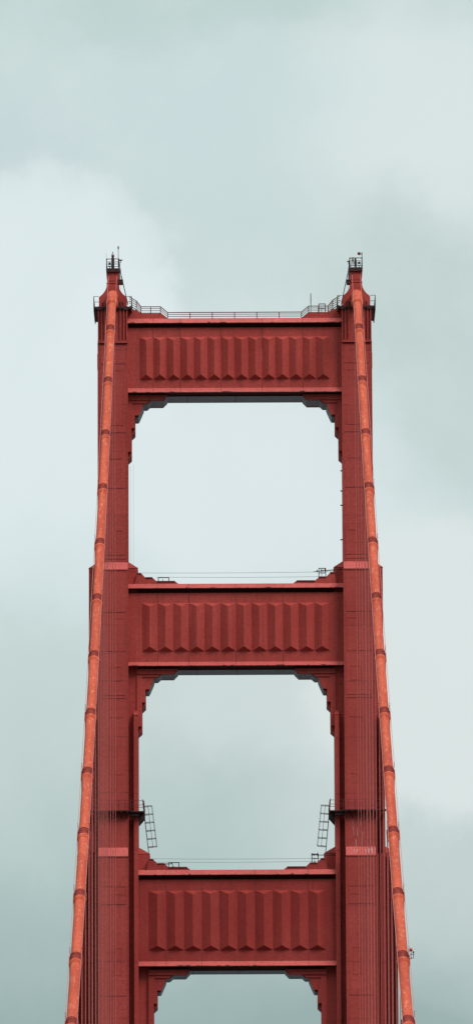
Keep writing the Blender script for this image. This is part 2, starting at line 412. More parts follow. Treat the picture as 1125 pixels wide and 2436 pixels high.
# railing along the top strut
def railing_top():
    Y = D-2.45
    top, lo = 15/20.7, 0
    xl = lambda e: e
    e = 12.1; K = 1/20.7
    path = [(-(e-5/PXM), 38*K), (-(e-22/PXM), 28*K), (-(e-33/PXM), 14*K), (-(e-79/PXM), 14*K), (-(e-96/PXM), 0),
            ((e-96/PXM), 0), ((e-79/PXM), 14*K), ((e-33/PXM), 14*K), ((e-22/PXM), 28*K), ((e-5/PXM), 38*K)]
    for back in (0, 1):
        yy = D+2.45 if back else Y
        rl = MB()
        for h in (.03, .28, .52, .74):
            pts = [(x, yy, zt1+z+h) for x, z in path]
            for a, b in zip(pts, pts[1:]): rl.bar(a, b, .052 if h > .7 else .036)
        ro = MB().build('railing', M['darkred'], tower); rl.pieces('rail', M['dark' if back else 'darkred'], ro)
        xs_ = [-(e-22/PXM), -(e-33/PXM), -(e-56/PXM), -(e-79/PXM)] + [-(e-96/PXM) + i*2*(e-96/PXM)/6 for i in range(7)] + [(e-79/PXM), (e-56/PXM), (e-33/PXM), (e-22/PXM)]
        for x in xs_:
            ax = abs(x)
            z = 0 if ax <= e-95/PXM else (14*K if ax <= e-33/PXM else 28*K)
            p = MB(); p.box((x-.045, yy-.045, zt1+z-.12), (x+.045, yy+.045, zt1+z+.75))
            p.prism([(yy-.2, zt1+z-.02), (yy+.2, zt1+z-.02), (yy, zt1+z+.25)], 'x', x-.02, x+.02)
            p.build('railing_post', M['darkred'], ro)
railing_top()

# ------------------------------------------------------------------ tower head: saddle housing, platforms, spire
def head(s):
    cx = s*LX; Yh = D-3.0
    z = lambda py: Z(py, Yh)
    b = MB()
    half = [(1.56, z(731)), (1.56, z(706)), (1.44, z(703.5)), (1.18, z(699)), (.98, z(694)), (.82, z(688.5)), (.72, z(683)), (.66, z(678))]
    poly = [(cx+a, q) for a, q in half] + [(cx-a, q) for a, q in reversed(half)]
    b.prism(poly, 'y', D-3.0, D+3.0)
    H = b.build('saddle_housing', M['strut'], tower)
    c = MB()
    c.box((cx-.64, D-2.4, z(679)), (cx+.64, D+2.4, z(640)))
    c.box((cx-.70, D-2.46, z(670)), (cx+.70, D+2.46, z(668)))
    c.frustum((cx-.72, cx+.72, D-3.02, D+3.02, z(686)), (cx-.66, cx+.66, D-2.42, D+2.42, z(675)))
    c.box((cx-.52, D-2.43, z(664)), (cx+.52, D-2.3, z(646)))
    c.build('spire_column', M['strut'], H)
    # curved cheek plate and door recess on the housing
    e = MB()
    for sg in (-1, 1):
        e.box((cx+sg*.95-.05, D-3.08, z(727)), (cx+sg*.95+.05, D-2.9, z(712)))
        e.box((cx+sg*1.25-.03, D-3.06, z(727)), (cx+sg*1.25+.03, D-2.9, z(718)))
    e.pieces('housing_rib', M['strut'], H)
    e = MB()
    for sg in (-1, 1): e.box((cx+sg*.68, D-3.04, z(727)), (cx+sg*1.18, D-2.9, z(718)))
    e.pieces('cable_hatch', M['dark'], H)
    # walkway platform round the leg head
    p = MB(); zp = Z(730, D-3.6)
    p.box((cx-2.15, D-3.7, zp-.14), (cx+2.15, D+3.7, zp+.08))
    for k in range(8):
        x = cx-2.1+k*.6
        p.box((x-.05, D-3.66, zp-.40), (x+.05, D+3.66, zp-.14))
    for sg in (-1, 1):
        p.box((cx+sg*1.2, D-3.72, zp-.3), (cx+sg*1.75, D-3.3, zp-.13))
    Pf = p.build('head_platform', M['dark'], H)
    rl = MB()
    for sg in (-1, 1):
        xo, xi = cx+sg*2.12, cx+sg*1.56
        for yy in (D-3.66, D+3.66):
            for h in (.62, 1.25):
                rl.bar((xo, yy, zp+h), (xi, yy, zp+h), .028)
            rl.bar((xo, yy, zp), (xo, yy, zp+1.27), .04)
        for h in (.62, 1.25): rl.bar((xo, D-3.66, zp+h), (xo, D+3.66, zp+h), .028)
        for yy in (D-1.8, D, D+1.8): rl.bar((xo, yy, zp), (xo, yy, zp+1.25), .035)
    rl.pieces('railing_bar', M['dark'], Pf)
    # hanging ladder frame under the outer edge of the platform
    l = MB(); xa, xb = cx+s*2.12, cx+s*1.74
    for yy in (D-3.5, D-2.7):
        l.bar((xa, yy, zp), (xa-s*.14, yy, zp-1.55), .05); l.bar((xb, yy, zp), (xb, yy, zp-1.5), .035)
    for k in range(8):
        zz = zp-.25-k*.175
        for yy in (D-3.5, D-2.7): l.bar((xa-s*.02*k, yy, zz), (xb, yy, zz), .035)
        l.bar((xa-s*.02*k, D-3.5, zz), (xa-s*.02*k, D-2.7, zz), .03)
    l.pieces('ladder_bar', M['dark'], Pf)
    # cage at the very top
    k = MB(); zc = z(637.5)
    k.box((cx-.75, D-2.6, zc-.16), (cx+.75, D+2.6, zc+.12))
    k.box((cx-.68, D-2.66, zc-.30), (cx+.68, D-1.6, zc-.16))
    K_ = k.build('lantern_platform', M['dark'], H)
    k = MB()
    for yy in (D-2.55, D+2.55):
        for h in (.32, .62, .86, 1.20): k.bar((cx-.74, yy, zc+h), (cx+.74, yy, zc+h), .035 if h < 1.1 else .045)
        for x in (-.70, 0, .70): k.bar((cx+x, yy, zc), (cx+x, yy, zc+1.22), .045 if x else .03)
    for x in (-.72, .72):
        for h in (.32, .62, .86, 1.20): k.bar((cx+x, D-2.55, zc+h), (cx+x, D+2.55, zc+h), .03)
    # rounded corner gussets
    for x in (-.70, .70):
        k.prism([(cx+x, zc+1.2), (cx+x-(.16 if x > 0 else -.16), zc+1.2), (cx+x, zc+1.02)], 'y', D-2.57, D-2.53)
    k.pieces('railing_bar', M['dark'], K_)
    # shroud over the cable where it leaves the saddle
    sh = MB()
    for sd in (-1, 1):
        f = lambda x: Vector((cx, D-sd*x, cz(x)))
        sh.tube([f(2.0), f(3.0), f(4), f(5), f(6), f(7), f(8), f(9.6)], [.60]*8, 28)
        sh.tube([f(4.2), f(4.25), f(4.7), f(4.75)], [.60, .68, .68, .60], 28)
        sh.tube([f(8.9), f(8.95), f(9.5), f(9.7), f(9.75)], [.60, .68, .68, .52, .46], 28)
    sh.pieces('cable_shroud', M['cable'], H)
    return zp, zc
def cz(x):                                    # cable height at horizontal distance x from the tower centre plane
    if x < 9:
        u = (x-3)/6; a, b, ma, mb = 157.45, 155.474, -.10*6, -.6017*6
        if u < 0: return 157.45 + .05*(3-x)
        return (2*u**3-3*u*u+1)*a + (u**3-2*u*u+u)*ma + (-2*u**3+3*u*u)*b + (u**3-u*u)*mb
    return 3.78733e-4*x*x - .608509*x + 160.92
zp, zc = head(-1); head(1)

# ------------------------------------------------------------------ walkways round the legs at mid height
def mid_walk(s):
    cx = s*LX; Y = D-5.0; zf = Z(1927, Y)
    b = MB()
    W = 3.42
    for (x0, x1, y0, y1) in ((-1.9, W-.55, D-5.15, D-4.05), (-W, -1.9, D-4.2, D-3.3)):   # around the pier, in inward-positive u
        pass
    X = lambda u: cx - s*u                    # u > 0 towards the span centre
    b.box((X(-2.9), D-4.95, zf-.06), (X(1.95), D-3.9, zf+.05))
    b.box((X(1.9), D-4.3, zf-.07), (X(3.42), D-2.9, zf+.04))
    b.box((X(2.87), D-2.95, zf-.07), (X(3.42), D+3.0, zf+.04))
    P = b.build('leg_walkway', M['dark'], tower)
    br = MB()
    for u in (-2.6, -1.6, -.9, 0.1, .9, 1.6):
        d0 = 4.08 if abs(u) < HW else 3.3
        br.prism([(D-d0, zf-.06), (D-4.95, zf-.06), (D-4.95, zf-.2), (D-d0, zf-.85)], 'x', X(u)-.05, X(u)+.05)
    br.prism([(X(2.7), zf), (X(3.36), zf), (X(3.40), zf-.62), (X(2.83), zf-1.28)], 'y', D-3.3, D-3.1)
    br.prism([(X(2.7), zf), (X(3.36), zf), (X(3.40), zf-.62), (X(2.83), zf-1.28)], 'y', D-1.2, D-1.0)
    br.prism([(X(1.7), zf-.05), (X(2.9), zf-.05), (X(2.8), zf-.45), (X(1.8), zf-.5)], 'y', D-4.0, D-3.2)
    br.pieces('walkway_bracket', M['dark'], P)
    r = MB()
    for h in (.45, .72, 1.18):
        r.bar((X(-2.9), D-4.93, zf+h), (X(1.95), D-4.93, zf+h), .026)
        r.bar((X(1.95), D-4.3, zf+h), (X(3.4), D-4.3, zf+h), .026)
        r.bar((X(3.4), D-4.3, zf+h), (X(3.4), D+3.0, zf+h), .026)
    for u in (-2.88, -1.7, -.6, .6, 1.3, 1.93): r.bar((X(u), D-4.93, zf), (X(u), D-4.93, zf+1.2), .026)
    for yy in (-4.3, -2.5, 0, 3.0): r.bar((X(3.4), D+yy, zf), (X(3.4), D+yy, zf+1.2), .05)
    r.pieces('railing_bar', M['darkred'], P)
mid_walk(-1); mid_walk(1)

# ladder with safety cage from the walkway to the strut below
def caged_ladder(s, side, px0, py0, px1, py1):
    Y = D-1.2
    a, b = U(px0, py0, Y), U(px1, py1, Y)
    root = empty('caged_ladder', b, f'dark steel ladder with safety cage leaning from {side} leg walkway to lowest strut', 'ladder', 'caged ladders inside the tower legs')
    l = MB()
    for dy in (-.35, .35):
        l.bar(a+Vector((0, dy, .55)), b+Vector((0, dy, 0)), .04)
    l.pieces('side_rail', M['dark'], root)
    l = MB(); n = 26
    for i in range(n):
        p = a.lerp(b, i/n); l.bar(p+Vector((0, -.35, 0)), p+Vector((0, .35, 0)), .025)
    l.pieces('rung', M['dark'], root)
    h = MB(); dirv = (b-a); off = Vector((-s*1.02, 0, .08))
    hoops = []
    for i in range(6):
        p = a.lerp(b, .04 + i*.151)
        pts = [p+Vector((0, -.35, 0)), p+off*.55+Vector((0, -.42, 0)), p+off*.92+Vector((0, -.3, 0)), p+off, p+off*.92+Vector((0, .3, 0)), p+off*.55+Vector((0, .42, 0)), p+Vector((0, .35, 0))]
        h = MB(); h.tube(pts, .034, 4); h.build('cage_hoop', M['dark'], root)
        hoops.append(pts)
    v = MB()
    for j in (1, 3, 5): v.bar(hoops[0][j], hoops[-1][j], .022)
    v.bar(hoops[0][2], hoops[-1][2], .014)
    v.pieces('cage_bar', M['dark'], root)
caged_ladder(-1, 'the left', 339.8, 1914, 355.6, 2042)
caged_ladder(1, 'the right', 785.5, 1912, 773, 2040)

# inclined ladders from the head platform to the lantern platform
for s, side, pts in ((-1, 'left', ((285, 638), (305, 725))), (1, 'right', ((829.5, 637), (811, 724)))):
    Y = D-3.5
    a, b = U(*pts[0], Y), U(*pts[1], Y)
    root = empty('inclined_ladder', b, f'thin dark steep ladder leaning on the {side} tower head beside the spire', 'ladder', 'steep ladders at the tower heads')
    l = MB()
    for dy in (-.25, .25): l.bar(a+Vector((0, dy, 0)), b+Vector((0, dy, 0)), .04)
    l.pieces('side_rail', M['dark'], root)
    l = MB()
    for i in range(20):
        p = a.lerp(b, (i+.5)/20); l.bar(p+Vector((0, -.25, 0)), p+Vector((0, .25, 0)), .015)
    l.pieces('rung', M['dark'], root)
    c0 = U(287.5 if s < 0 else 828.5, 672.3, D-2.0)
    l = MB(); l.box(c0+Vector((-.24, -.5, -.19)), c0+Vector((.24, .5, .24)))
    l.box(c0+Vector((-.28, -.54, .19)), c0+Vector((.28, .54, .26)))
    l.bar(c0+Vector((-s*.05, 0, .2)), c0+Vector((-s*.02, 0, 1.7)), .02); l.bar(c0+Vector((-s*.05, 0, -.1)), c0+Vector((-s*.05, 0, -.8)), .012)
    tag(l.build('junction_box', M['dark']), f'small black equipment box fixed to the {side} spire halfway up its steep ladder', 'equipment box', 'boxes on the spires')

# ------------------------------------------------------------------ things on the lantern platforms
def at(px, py, Y=D-2.0): return U(px, py, Y)
# left: beacon on a pedestal
p0 = at(269, 636, D)
root = empty('beacon', p0, 'pale glass beacon on an arched pedestal inside the left lantern cage', 'beacon')
b = MB(); b.box(p0+Vector((-.17, -.25, -.1)), p0+Vector((.17, .25, .85)))
b.prism([(p0.x-.17, p0.z+.85), (p0.x-.17, p0.z+1.05), (p0.x-.09, p0.z+1.17), (p0.x+.09, p0.z+1.17), (p0.x+.17, p0.z+1.05), (p0.x+.17, p0.z+.85)], 'y', p0.y-.2, p0.y+.2)
b.build('pedestal', M['dark'], root)
b = MB(); b.tube([p0+Vector((0, 0, 1.17)), p0+Vector((0, 0, 1.24)), p0+Vector((0, 0, 1.26)), p0+Vector((0, 0, 1.34))], [.1, .1, .19, .19], 12); b.build('flange', M['dark'], root)
b = MB(); b.tube([p0+Vector((0, 0, 1.34)), p0+Vector((0, 0, 1.42)), p0+Vector((0, 0, 1.58)), p0+Vector((0, 0, 1.66))], [.12, .14, .13, .06], 12); b.build('lamp_glass', M['glass'], root)
b = MB(); b.tube([p0+Vector((0, 0, 1.64)), p0+Vector((0, 0, 1.7)), p0+Vector((0, 0, 1.8))], [.05, .07, .03], 8); b.build('finial', M['dark'], root)
# left: mast with a black tip
q = at(282, 636, D); zt_ = at(282, 585, D).z
root = empty('antenna_mast', q, 'tall thin mast with thick black tip on the left lantern platform', 'antenna')
b = MB(); b.tube([q, (q.x, q.y, zt_-.3)], .032, 8); b.build('pole', M['dark'], root)
b = MB(); b.tube([(q.x, q.y, zt_-.42), (q.x, q.y, zt_-.3), (q.x, q.y, zt_-.1), (q.x, q.y, zt_)], [.035, .075, .075, .03], 8); b.build('tip', M['dark'], root)
q = at(253, 636, D-2.5); zt_ = at(253, 602.5, D-2.5).z
b = MB(); b.tube([(q.x+.04, q.y, at(253, 613, D-2.5).z-.1), (q.x, q.y, zt_)], [.02, .012], 6)
tag(b.build('whip_antenna', M['dark']), 'short hair-thin whip antenna at the left corner of the left lantern cage', 'antenna')
q = at(739, 742, D-2.4); zt_ = at(739, 697, D-2.4).z
root = empty('antenna_mast', q, 'upright thin mast behind the railing on the right part of the top strut', 'antenna')
b = MB(); b.tube([q, (q.x, q.y, zt_)], .03, 8); b.build('pole', M['dark'], root)
b = MB(); b.tube([(q.x, q.y, zt_-1.35), (q.x, q.y, zt_-.7), (q.x, q.y, zt_-.05)], [.04, .05, .045], 8); b.build('tip', M['dark'], root)
# cameras
for s, px, py, lab in ((1, 288, 621, 'small dark camera on an arm at the right side of the left lantern cage'), (-1, 828.5, 624, 'small dark camera on an arm at the left side of the right lantern cage')):
    q = at(px, py, D-2.4); root = empty('surveillance_camera', q, lab, 'camera', 'cameras on the lantern cages')
    b = MB(); b.box(q+Vector((-.16, -.1, .04)), q+Vector((.16, .1, .12))); b.box(q+Vector((s*.0-.2, -.12, .12)), q+Vector((.2, .12, .14))); b.build('camera_body', M['dark'], root)
    b = MB(); b.bar(q+Vector((0, 0, .05)), q+Vector((0, 0, -.2)), .03); b.bar(q+Vector((0, 0, -.2)), q+Vector((-s*.3, 0, -.25)), .035); b.bar(q+Vector((-s*.05, 0, -.45)), q+Vector((-s*.3, 0, -.45)), .05)
    b.build('bracket', M['dark'], root)
# floodlights in the cages
for px, py, lab in ((261.5, 630, 'round dark lamp standing low in the left half of the left lantern cage'), (853.5, 628, 'round dark lamp standing low in the right half of the right lantern cage')):
    q = at(px, py, D-2.2); root = empty('floodlight', q, lab, 'lamp', 'lamps in the lantern cages')
    b = MB(); b.tube([q+Vector((0, -.12, .12)), q+Vector((0, -.1, .12)), q+Vector((0, .12, .12)), q+Vector((0, .2, .12))], [.12, .135, .12, .04], 14); b.build('lamp_housing', M['dark'], root)
    b = MB(); b.bar(q+Vector((-.14, 0, .12)), q+Vector((-.14, 0, -.15)), .02); b.bar(q+Vector((.14, 0, .12)), q+Vector((.14, 0, -.15)), .02); b.bar(q+Vector((-.14, 0, -.15)), q+Vector((.14, 0, -.15)), .03); b.bar(q+Vector((0, 0, -.15)), q+Vector((0, 0, -.4)), .04)
    b.build('yoke', M['dark'], root)
# right: dish, post, pale cabinet, pedestal
q = at(853.3, 603.5, D-2.3); root = empty('dish_antenna', q, 'round dark red dish on a short post above the right lantern cage', 'dish antenna')
b = MB(); b.tube([q+Vector((0, -.06, 0)), q+Vector((0, -.05, 0)), q+Vector((0, .04, 0)), q+Vector((0, .12, 0))], [.175, .19, .17, .05], 18); b.build('dish', M['darkred'], root)
b = MB(); b.bar(q+Vector((.0, .1, 0)), q+Vector((.33, .1, 0)), .03); b.bar(q+Vector((.33, .1, .2)), q+Vector((.33, .1, -.42)), .04); b.bar(q+Vector((.2, .1, -.12)), q+Vector((.33, .1, .1)), .02)
b.build('post', M['dark'], root)
q = at(838.5, 632, D-2.3); root = empty('control_cabinet', q, 'pale louvred box mounted in the upper left of the right lantern cage', 'cabinet')
b = MB(); b.box(q+Vector((-.14, -.1, .5)), q+Vector((.14, .12, .96)))
for k in range(4): b.box(q+Vector((-.1+k*.06, -.115, .53)), q+Vector((-.075+k*.06, -.1, .93)))
b.build('case', M['pale'], root)
b = MB(); b.bar(q+Vector((-.1, 0, 0)), q+Vector((-.1, 0, .5)), .025); b.bar(q+Vector((.1, 0, 0)), q+Vector((.1, 0, .5)), .025); b.build('stand', M['dark'], root)
q = at(845, 634, D); root = empty('beacon', q, 'dark squat beacon on a broad post in the middle of the right lantern cage', 'beacon')
b = MB(); b.box(q+Vector((-.13, -.2, 0)), q+Vector((.13, .2, .62))); b.build('pedestal', M['dark'], root)
b = MB(); b.tube([q+Vector((0, 0, .62)), q+Vector((0, 0, .7)), q+Vector((0, 0, .92)), q+Vector((0, 0, 1.0))], [.1, .11, .1, .04], 12); b.build('lamp_glass', M['dark'], root)

# ------------------------------------------------------------------ pipe frames, booms and wires on the struts
def frame(px0, px1, py0, py1, Y, lab, mid=False):
    a, c = U(px0, py1, Y), U(px1, py0, Y)
    root = empty('pipe_frame', ((a.x+c.x)/2, Y, a.z), lab, 'pipe frame', 'pipe frames on the struts')
    b = MB(); b.bar((a.x, Y, a.z-.1), (a.x, Y, c.z), .045); b.bar((c.x, Y, a.z-.1), (c.x, Y, c.z), .045)
    b.pieces('upright', M['dark'], root)
    b = MB(); b.bar((a.x-.04, Y, c.z), (c.x+.04, Y, c.z), .05)
    if mid: b.bar((a.x, Y, (a.z+c.z)/2), (c.x, Y, (a.z+c.z)/2), .045)
    b.pieces('crossbar', M['dark'], root)
    b = MB(); x = a.x+(c.x-a.x)*.42; b.bar((x, Y, a.z+.02), (x, Y, a.z+(c.z-a.z)*.62), .03); b.bar((x-.12, Y, a.z+.06), (x+.12, Y, a.z+.06), .03)
    b.build('hook', M['dark'], root)
    return a, c
YF = D-2.3
frame(377, 402, 1374, 1384, YF, 'low dark pipe frame on the left end of the middle strut')
frame(758, 774, 1352, 1374, YF, 'tall dark pipe frame on the right end of the middle strut', True)
frame(401.5, 426, 2052, 2063, YF, 'low dark pipe frame on the left end of the lowest strut')
frame(741.5, 756.5, 2032, 2052.5, YF, 'tall dark pipe frame on the right end of the lowest strut', True)
frame(758, 773, 723, 744, D-2.3, 'small dark pipe frame behind the railing of the top strut', True)
def boom(a, b_, lab, extra):
    root = empty('boom_pole', b_, lab, 'pole', 'poles held by the pipe frames')
    q = MB(); q.tube([a, b_], [.025, .075], 8); q.build('pole', M['dark'], root)
    q = MB()
    for t, h in extra:
        p = Vector(a).lerp(Vector(b_), t); q.bar(p+Vector((0, 0, -h*.6)), p+Vector((0, 0, h)), .035); q.ball(p+Vector((0, 0, h*.5)), .08)
    q.pieces('insulator', M['dark'], root)
boom(U(745, 1360, YF-.3), U(812.5, 1354, YF-.3), 'dark tapering pole sticking out level through the right frame of the middle strut', ((.13, .16), (.27, .2), (.33, .12), (.41, .26)))
boom(U(739, 2034, YF-.3), U(798, 2034, YF-.3), 'dark level pole joining the right frame of the lowest strut to the leg', ((.05, .22), (.12, .2), (.27, .28)))
boom(U(411, 2055, YF), U(388, 2055.5, YF), 'short thin level pole at the left frame of the lowest strut', ((.1, .14),))
def wire(pa, pb, lab):
    a, b_ = U(*pa, D-1.0), U(*pb, D-1.0)
    pts = [a.lerp(b_, i/12) - Vector((0, 0, .06*math.sin(math.pi*i/12))) for i in range(13)]
    q = MB(); q.tube(pts, .020, 5); o = q.build('wire', M['wire'])
    tag(o, lab, 'wire', 'wires strung across the tower openings')
wire((334, 1363), (800, 1360), 'upper thin grey wire strung just above the middle strut')
wire((372, 1373), (785, 1371.5), 'lower thin grey wire strung just above the middle strut')
wire((357, 2043), (788, 2041.5), 'upper thin grey wire strung just above the lowest strut')
wire((368, 2051), (757, 2049), 'lower thin grey wire strung just above the lowest strut')
for i, (px, a, b_) in enumerate(((312, 1108, 1352), (318, 1104, 1355))):
    A, B = U(px, a, D-1), U(px, b_, D-1)
    q = MB(); q.tube([A, B], .009, 5)
    tag(q.build('hanging_line', M['wire']), ('faint vertical line nearest the left leg in the top opening', 'faint vertical line second from the left leg in the top opening')[i], 'line', 'faint vertical lines in the top opening')
# lamps dotted down the inner edge of the right leg
for i, (py, w) in enumerate(((1120, 'highest'), (1168, 'second highest'), (1202, 'third highest'), (1284, 'lowest'))):
    q0 = U(813, py, D-3.0); q = MB(); q.box(q0+Vector((-.12, -.07, -.05)), q0+Vector((.2, .07, .05))); q.ball(q0+Vector((-.12, 0, 0)), .085)
    tag(q.build('edge_lamp', M['dark']), f'{w} of four tiny dark studs down the inner edge of the right upper leg', 'stud lamp', 'studs on the right leg edge')

# ------------------------------------------------------------------ main cables
ORD = ['first', 'second', 'third', 'fourth', 'fifth', 'sixth', 'seventh', 'eighth', 'ninth', 'tenth', 'eleventh', 'twelfth', 'thirteenth', 'fourteenth', 'fifteenth', 'sixteenth']
BX = [18.083 + 15.055*k for k in range(21)]
def czz(x): return cz(x) if x >= 0 else 160.92 - .47*(-x) + 3.67e-4*x*x
DECK = -6.0
def cpt(s, x, up_=0.0, lat=0.0):
    sl = -.6085 + 2*3.787e-4*x; n = math.hypot(1, sl)
    # Y decreases as x grows
    return Vector((s*LX + lat, D - x - sl/n*up_*(-1)*(-1), cz(x) + up_/n))
proto = {}
def band_meshes():
    x0 = 0
    return None
def cable(s):
    side = 'left' if s < 0 else 'right'
    root = empty('main_cable', (s*LX, D-343, cz(343)), f'thick bright orange {side} main suspension cable sloping down from the {side} tower head', 'suspension cable', 'main suspension cables')
    b = MB()
    b.tube([Vector((s*LX, D-x, cz(x))) for x in [6+ i*3.37 for i in range(101)]], .455, 32)
    b.build('cable_wrap', M['cable'], root)
    b = MB()
    b.tube([Vector((s*LX, D+x, 158.3-.45*(x-5)+3.5e-4*(x-5)**2)) for x in [5+i*9 for i in range(70)]], .455, 16)
    b.build('far_cable_wrap', M['cable'], root)
    for k, x in enumerate(BX):
        p = Vector((s*LX, D-x, cz(x))); sl = -.6085 + 2*3.787e-4*x
        t = Vector((0, -1, sl)).normalized()              # down the cable, towards the camera
        b = MB()
        f = lambda a: p + t*a
        b.tube([f(-2.0), f(-1.95), f(-.2), f(-.15)], [.46, .51, .51, .46], 28)
        B = b.build('cable_band', M['band'], root)
        c = MB()
        c.tube([f(-.20), f(-.16), f(.16), f(.20), f(.5), f(.56)], [.47, .56, .56, .51, .50, .46], 28)
        c.build('band_collar', M['cable'], B)
        c = MB()                                          # clamping flanges and bolts along both flanks
        nrm = Vector((0, t.z, -t.y)); 
        if nrm.z < 0: nrm = -nrm
        for sg in (-1, 1):
            sx = Vector((sg*.53, 0, 0))
            for hgt in (.10, -.10):
                for a in (-1.85, -1.5, -1.15, -.8, -.45):
                    q = f(a)+sx+nrm*hgt
                    c.tube([q - Vector((sg*.03, 0, 0)) , q + Vector((sg*.05, 0, 0))], .05, 6)
            a0, a1 = f(-1.95)+sx, f(-.3)+sx
            c.bar(a0, a1, .06)
        for a in (-1.85, -1.55, -1.25, -.95, -.6):         # bolt rows over the crown
            pts = []
            for i in range(9):
                an = math.radians(-60 + 15*i)
                pts.append(f(a) + Vector((math.sin(an)*.53, 0, 0)) + nrm*(math.cos(an)*.53))
            c.tube(pts, .035, 4)
        c.build('band_bolts', M['band'], B)
    # hand ropes on stanchions
    sl0 = lambda x: -.6085 + 2*3.787e-4*x
    for sg in (-1, 1):
        pts = []
        for i in range(120):
            x = 1.0 + i*2.8; n = Vector((0, 1, 0))
            d = min(1, max(0, (x-4)/40)); lat = sg*(.46 + .05*d)
            z_ = cz(x)+1.15
            if x < 14: f_ = max(0, (x-2.4)/11.6); z_ = Z(642)*(1-f_) + (cz(14)+1.15)*f_
            if x < 2.3: continue
            pts.append(Vector((s*LX+lat, D-x, z_)))
        b = MB(); b.tube(pts, .024, 6); b.build('hand_rope', M['rope'], root)
        for k, x in enumerate(BX):
            b = MB(); base = Vector((s*LX+sg*.42, D-x+.6, cz(x-.6)+.2))
            topp = Vector((s*LX+sg*(.5), D-x+.6, cz(x-.6)+1.18))
            b.bar(base, topp, .022)
            b.ball(topp, .045); b.build('stanchion', M['darkred'], root)
    # suspender ropes below each band in view
    for k, x in enumerate(BX[:14]):
        p = Vector((s*LX, D-x, cz(x)))
        root_ = empty('suspender', (p.x, p.y, DECK), f'thin vertical ropes under the {ORD[k]} band from the top of the {side} cable', 'suspender rope', 'suspender ropes below the main cables')
        for sg in (-1, 1):
            for dy in (-.12, .18):
                g_ = MB(); g_.tube([(p.x+sg*.50, p.y+dy, p.z-.05), (p.x+sg*.50, p.y+dy, DECK)], .030, 6, caps=False)
                g_.build('rope', M['rope'], root_)
cable(-1); cable(1)
# small red obstruction lamp on the outside of the right cable
x = BX[11]-.6; q = U(966.5, 2278, D-x)
q = Vector((LX+.5, D-x, cz(x)+.1))
root = empty('warning_lamp', q, 'small red warning lamp on a bracket on the outside of the right main cable', 'warning lamp')
b = MB(); b.bar(q, q+Vector((.30, 0, .15)), .03); b.bar(q+Vector((.18, 0, .1)), q+Vector((.18, 0, .72)), .025); b.bar(q+Vector((.38, 0, .1)), q+Vector((.38, 0, .6)), .025); b.bar(q+Vector((.1, 0, .45)), q+Vector((.45, 0, .45)), .02)
b.build('bracket', M['dark'], root)
b = MB(); b.tube([q+Vector((.18, 0, .70)), q+Vector((.18, 0, .74)), q+Vector((.18, 0, .93)), q+Vector((.18, 0, 1.0))], [.12, .13, .12, .04], 12); b.build('lamp_glass', M['lens'], root)
b = MB(); b.tube([q+Vector((.38, 0, .55)), q+Vector((.38, 0, .72))], [.07, .05], 10); b.build('photocell', M['dark'], root)

# ------------------------------------------------------------------ setting below the frame: water and roadway
def sheet(name, x0, x1, y0, y1, z, mat):
    b = MB(); b.faces([(x0,y0,z),(x1,y0,z),(x1,y1,z),(x0,y1,z)], [(0,1,2,3)]); return setkind(b.build(name, mat), 'structure')
mt, t = material('bay_water')
nz = t.n('ShaderNodeTexNoise', ins={'Vector': t.n('ShaderNodeNewGeometry').outputs['Position'], 'Scale': .15, 'Detail': 6.0})
bp = t.n('ShaderNodeBump', ins={'Height': nz.outputs[0], 'Strength': .6, 'Distance': .6})
bs = t.n('ShaderNodeBsdfPrincipled', ins={'Base Color': (.03, .045, .05, 1), 'Roughness': .4, 'Normal': bp.outputs[0]})
t.n('ShaderNodeOutputMaterial', ins={0: bs}); sheet('water', -30000, 30000, -30000, 30000, -69.5, mt)
mt, t = material('asphalt')
nz = t.n('ShaderNodeTexNoise', ins={'Vector': t.n('ShaderNodeNewGeometry').outputs['Position'], 'Scale': 3.0, 'Detail': 6.0})
bs = t.n('ShaderNodeBsdfPrincipled', ins={'Base Color': t.mix(nz.outputs[0], (.04,.04,.042,1), (.07,.07,.07,1)), 'Roughness': .85})
t.n('ShaderNodeOutputMaterial', ins={0: bs})
mt2, t = material('dark_scrub_land')
nz = t.n('ShaderNodeTexNoise', ins={'Vector': t.n('ShaderNodeNewGeometry').outputs['Position'], 'Scale': .2, 'Detail': 8.0})
bs = t.n('ShaderNodeBsdfPrincipled', ins={'Base Color': t.mix(nz.outputs[0], (.02,.03,.015,1), (.07,.075,.045,1)), 'Roughness': .95})
t.n('ShaderNodeOutputMaterial', ins={0: bs})
b = MB(); nx, ny = 24, 30; vs_ = []; fs_ = []
for j in range(ny+1):
    for i in range(nx+1):
        X_ = -2500+5000*i/nx; Y_ = 390-6000*j/ny
        edge = min(1, (390-Y_)/250, (2500-abs(X_))/400)
        hill = 90*max(0, min(1, (-Y_-150)/1500))*(.6+.4*math.sin(X_*.0021+1)*math.cos(Y_*.0017)) 
        vs_.append((X_, Y_, -75 + 67*max(0, edge)**.5 + (hill if edge > .5 else 0)))
for j in range(ny):
    for i in range(nx):
        a_ = j*(nx+1)+i; fs_.append((a_, a_+nx+1, a_+nx+2, a_+1))
b.faces(vs_, fs_); setkind(b.build('terrain', mt2), 'structure')
b = MB(); b.box((-9.3, 300, DECK-.6), (9.3, D+1200, DECK)); b.box((-9.6, 300, DECK-4.5), (-9.3, D+1200, DECK+.4)); b.box((9.3, 300, DECK-4.5), (9.6, D+1200, DECK+.4))
setkind(b.build('road', mt), 'structure')

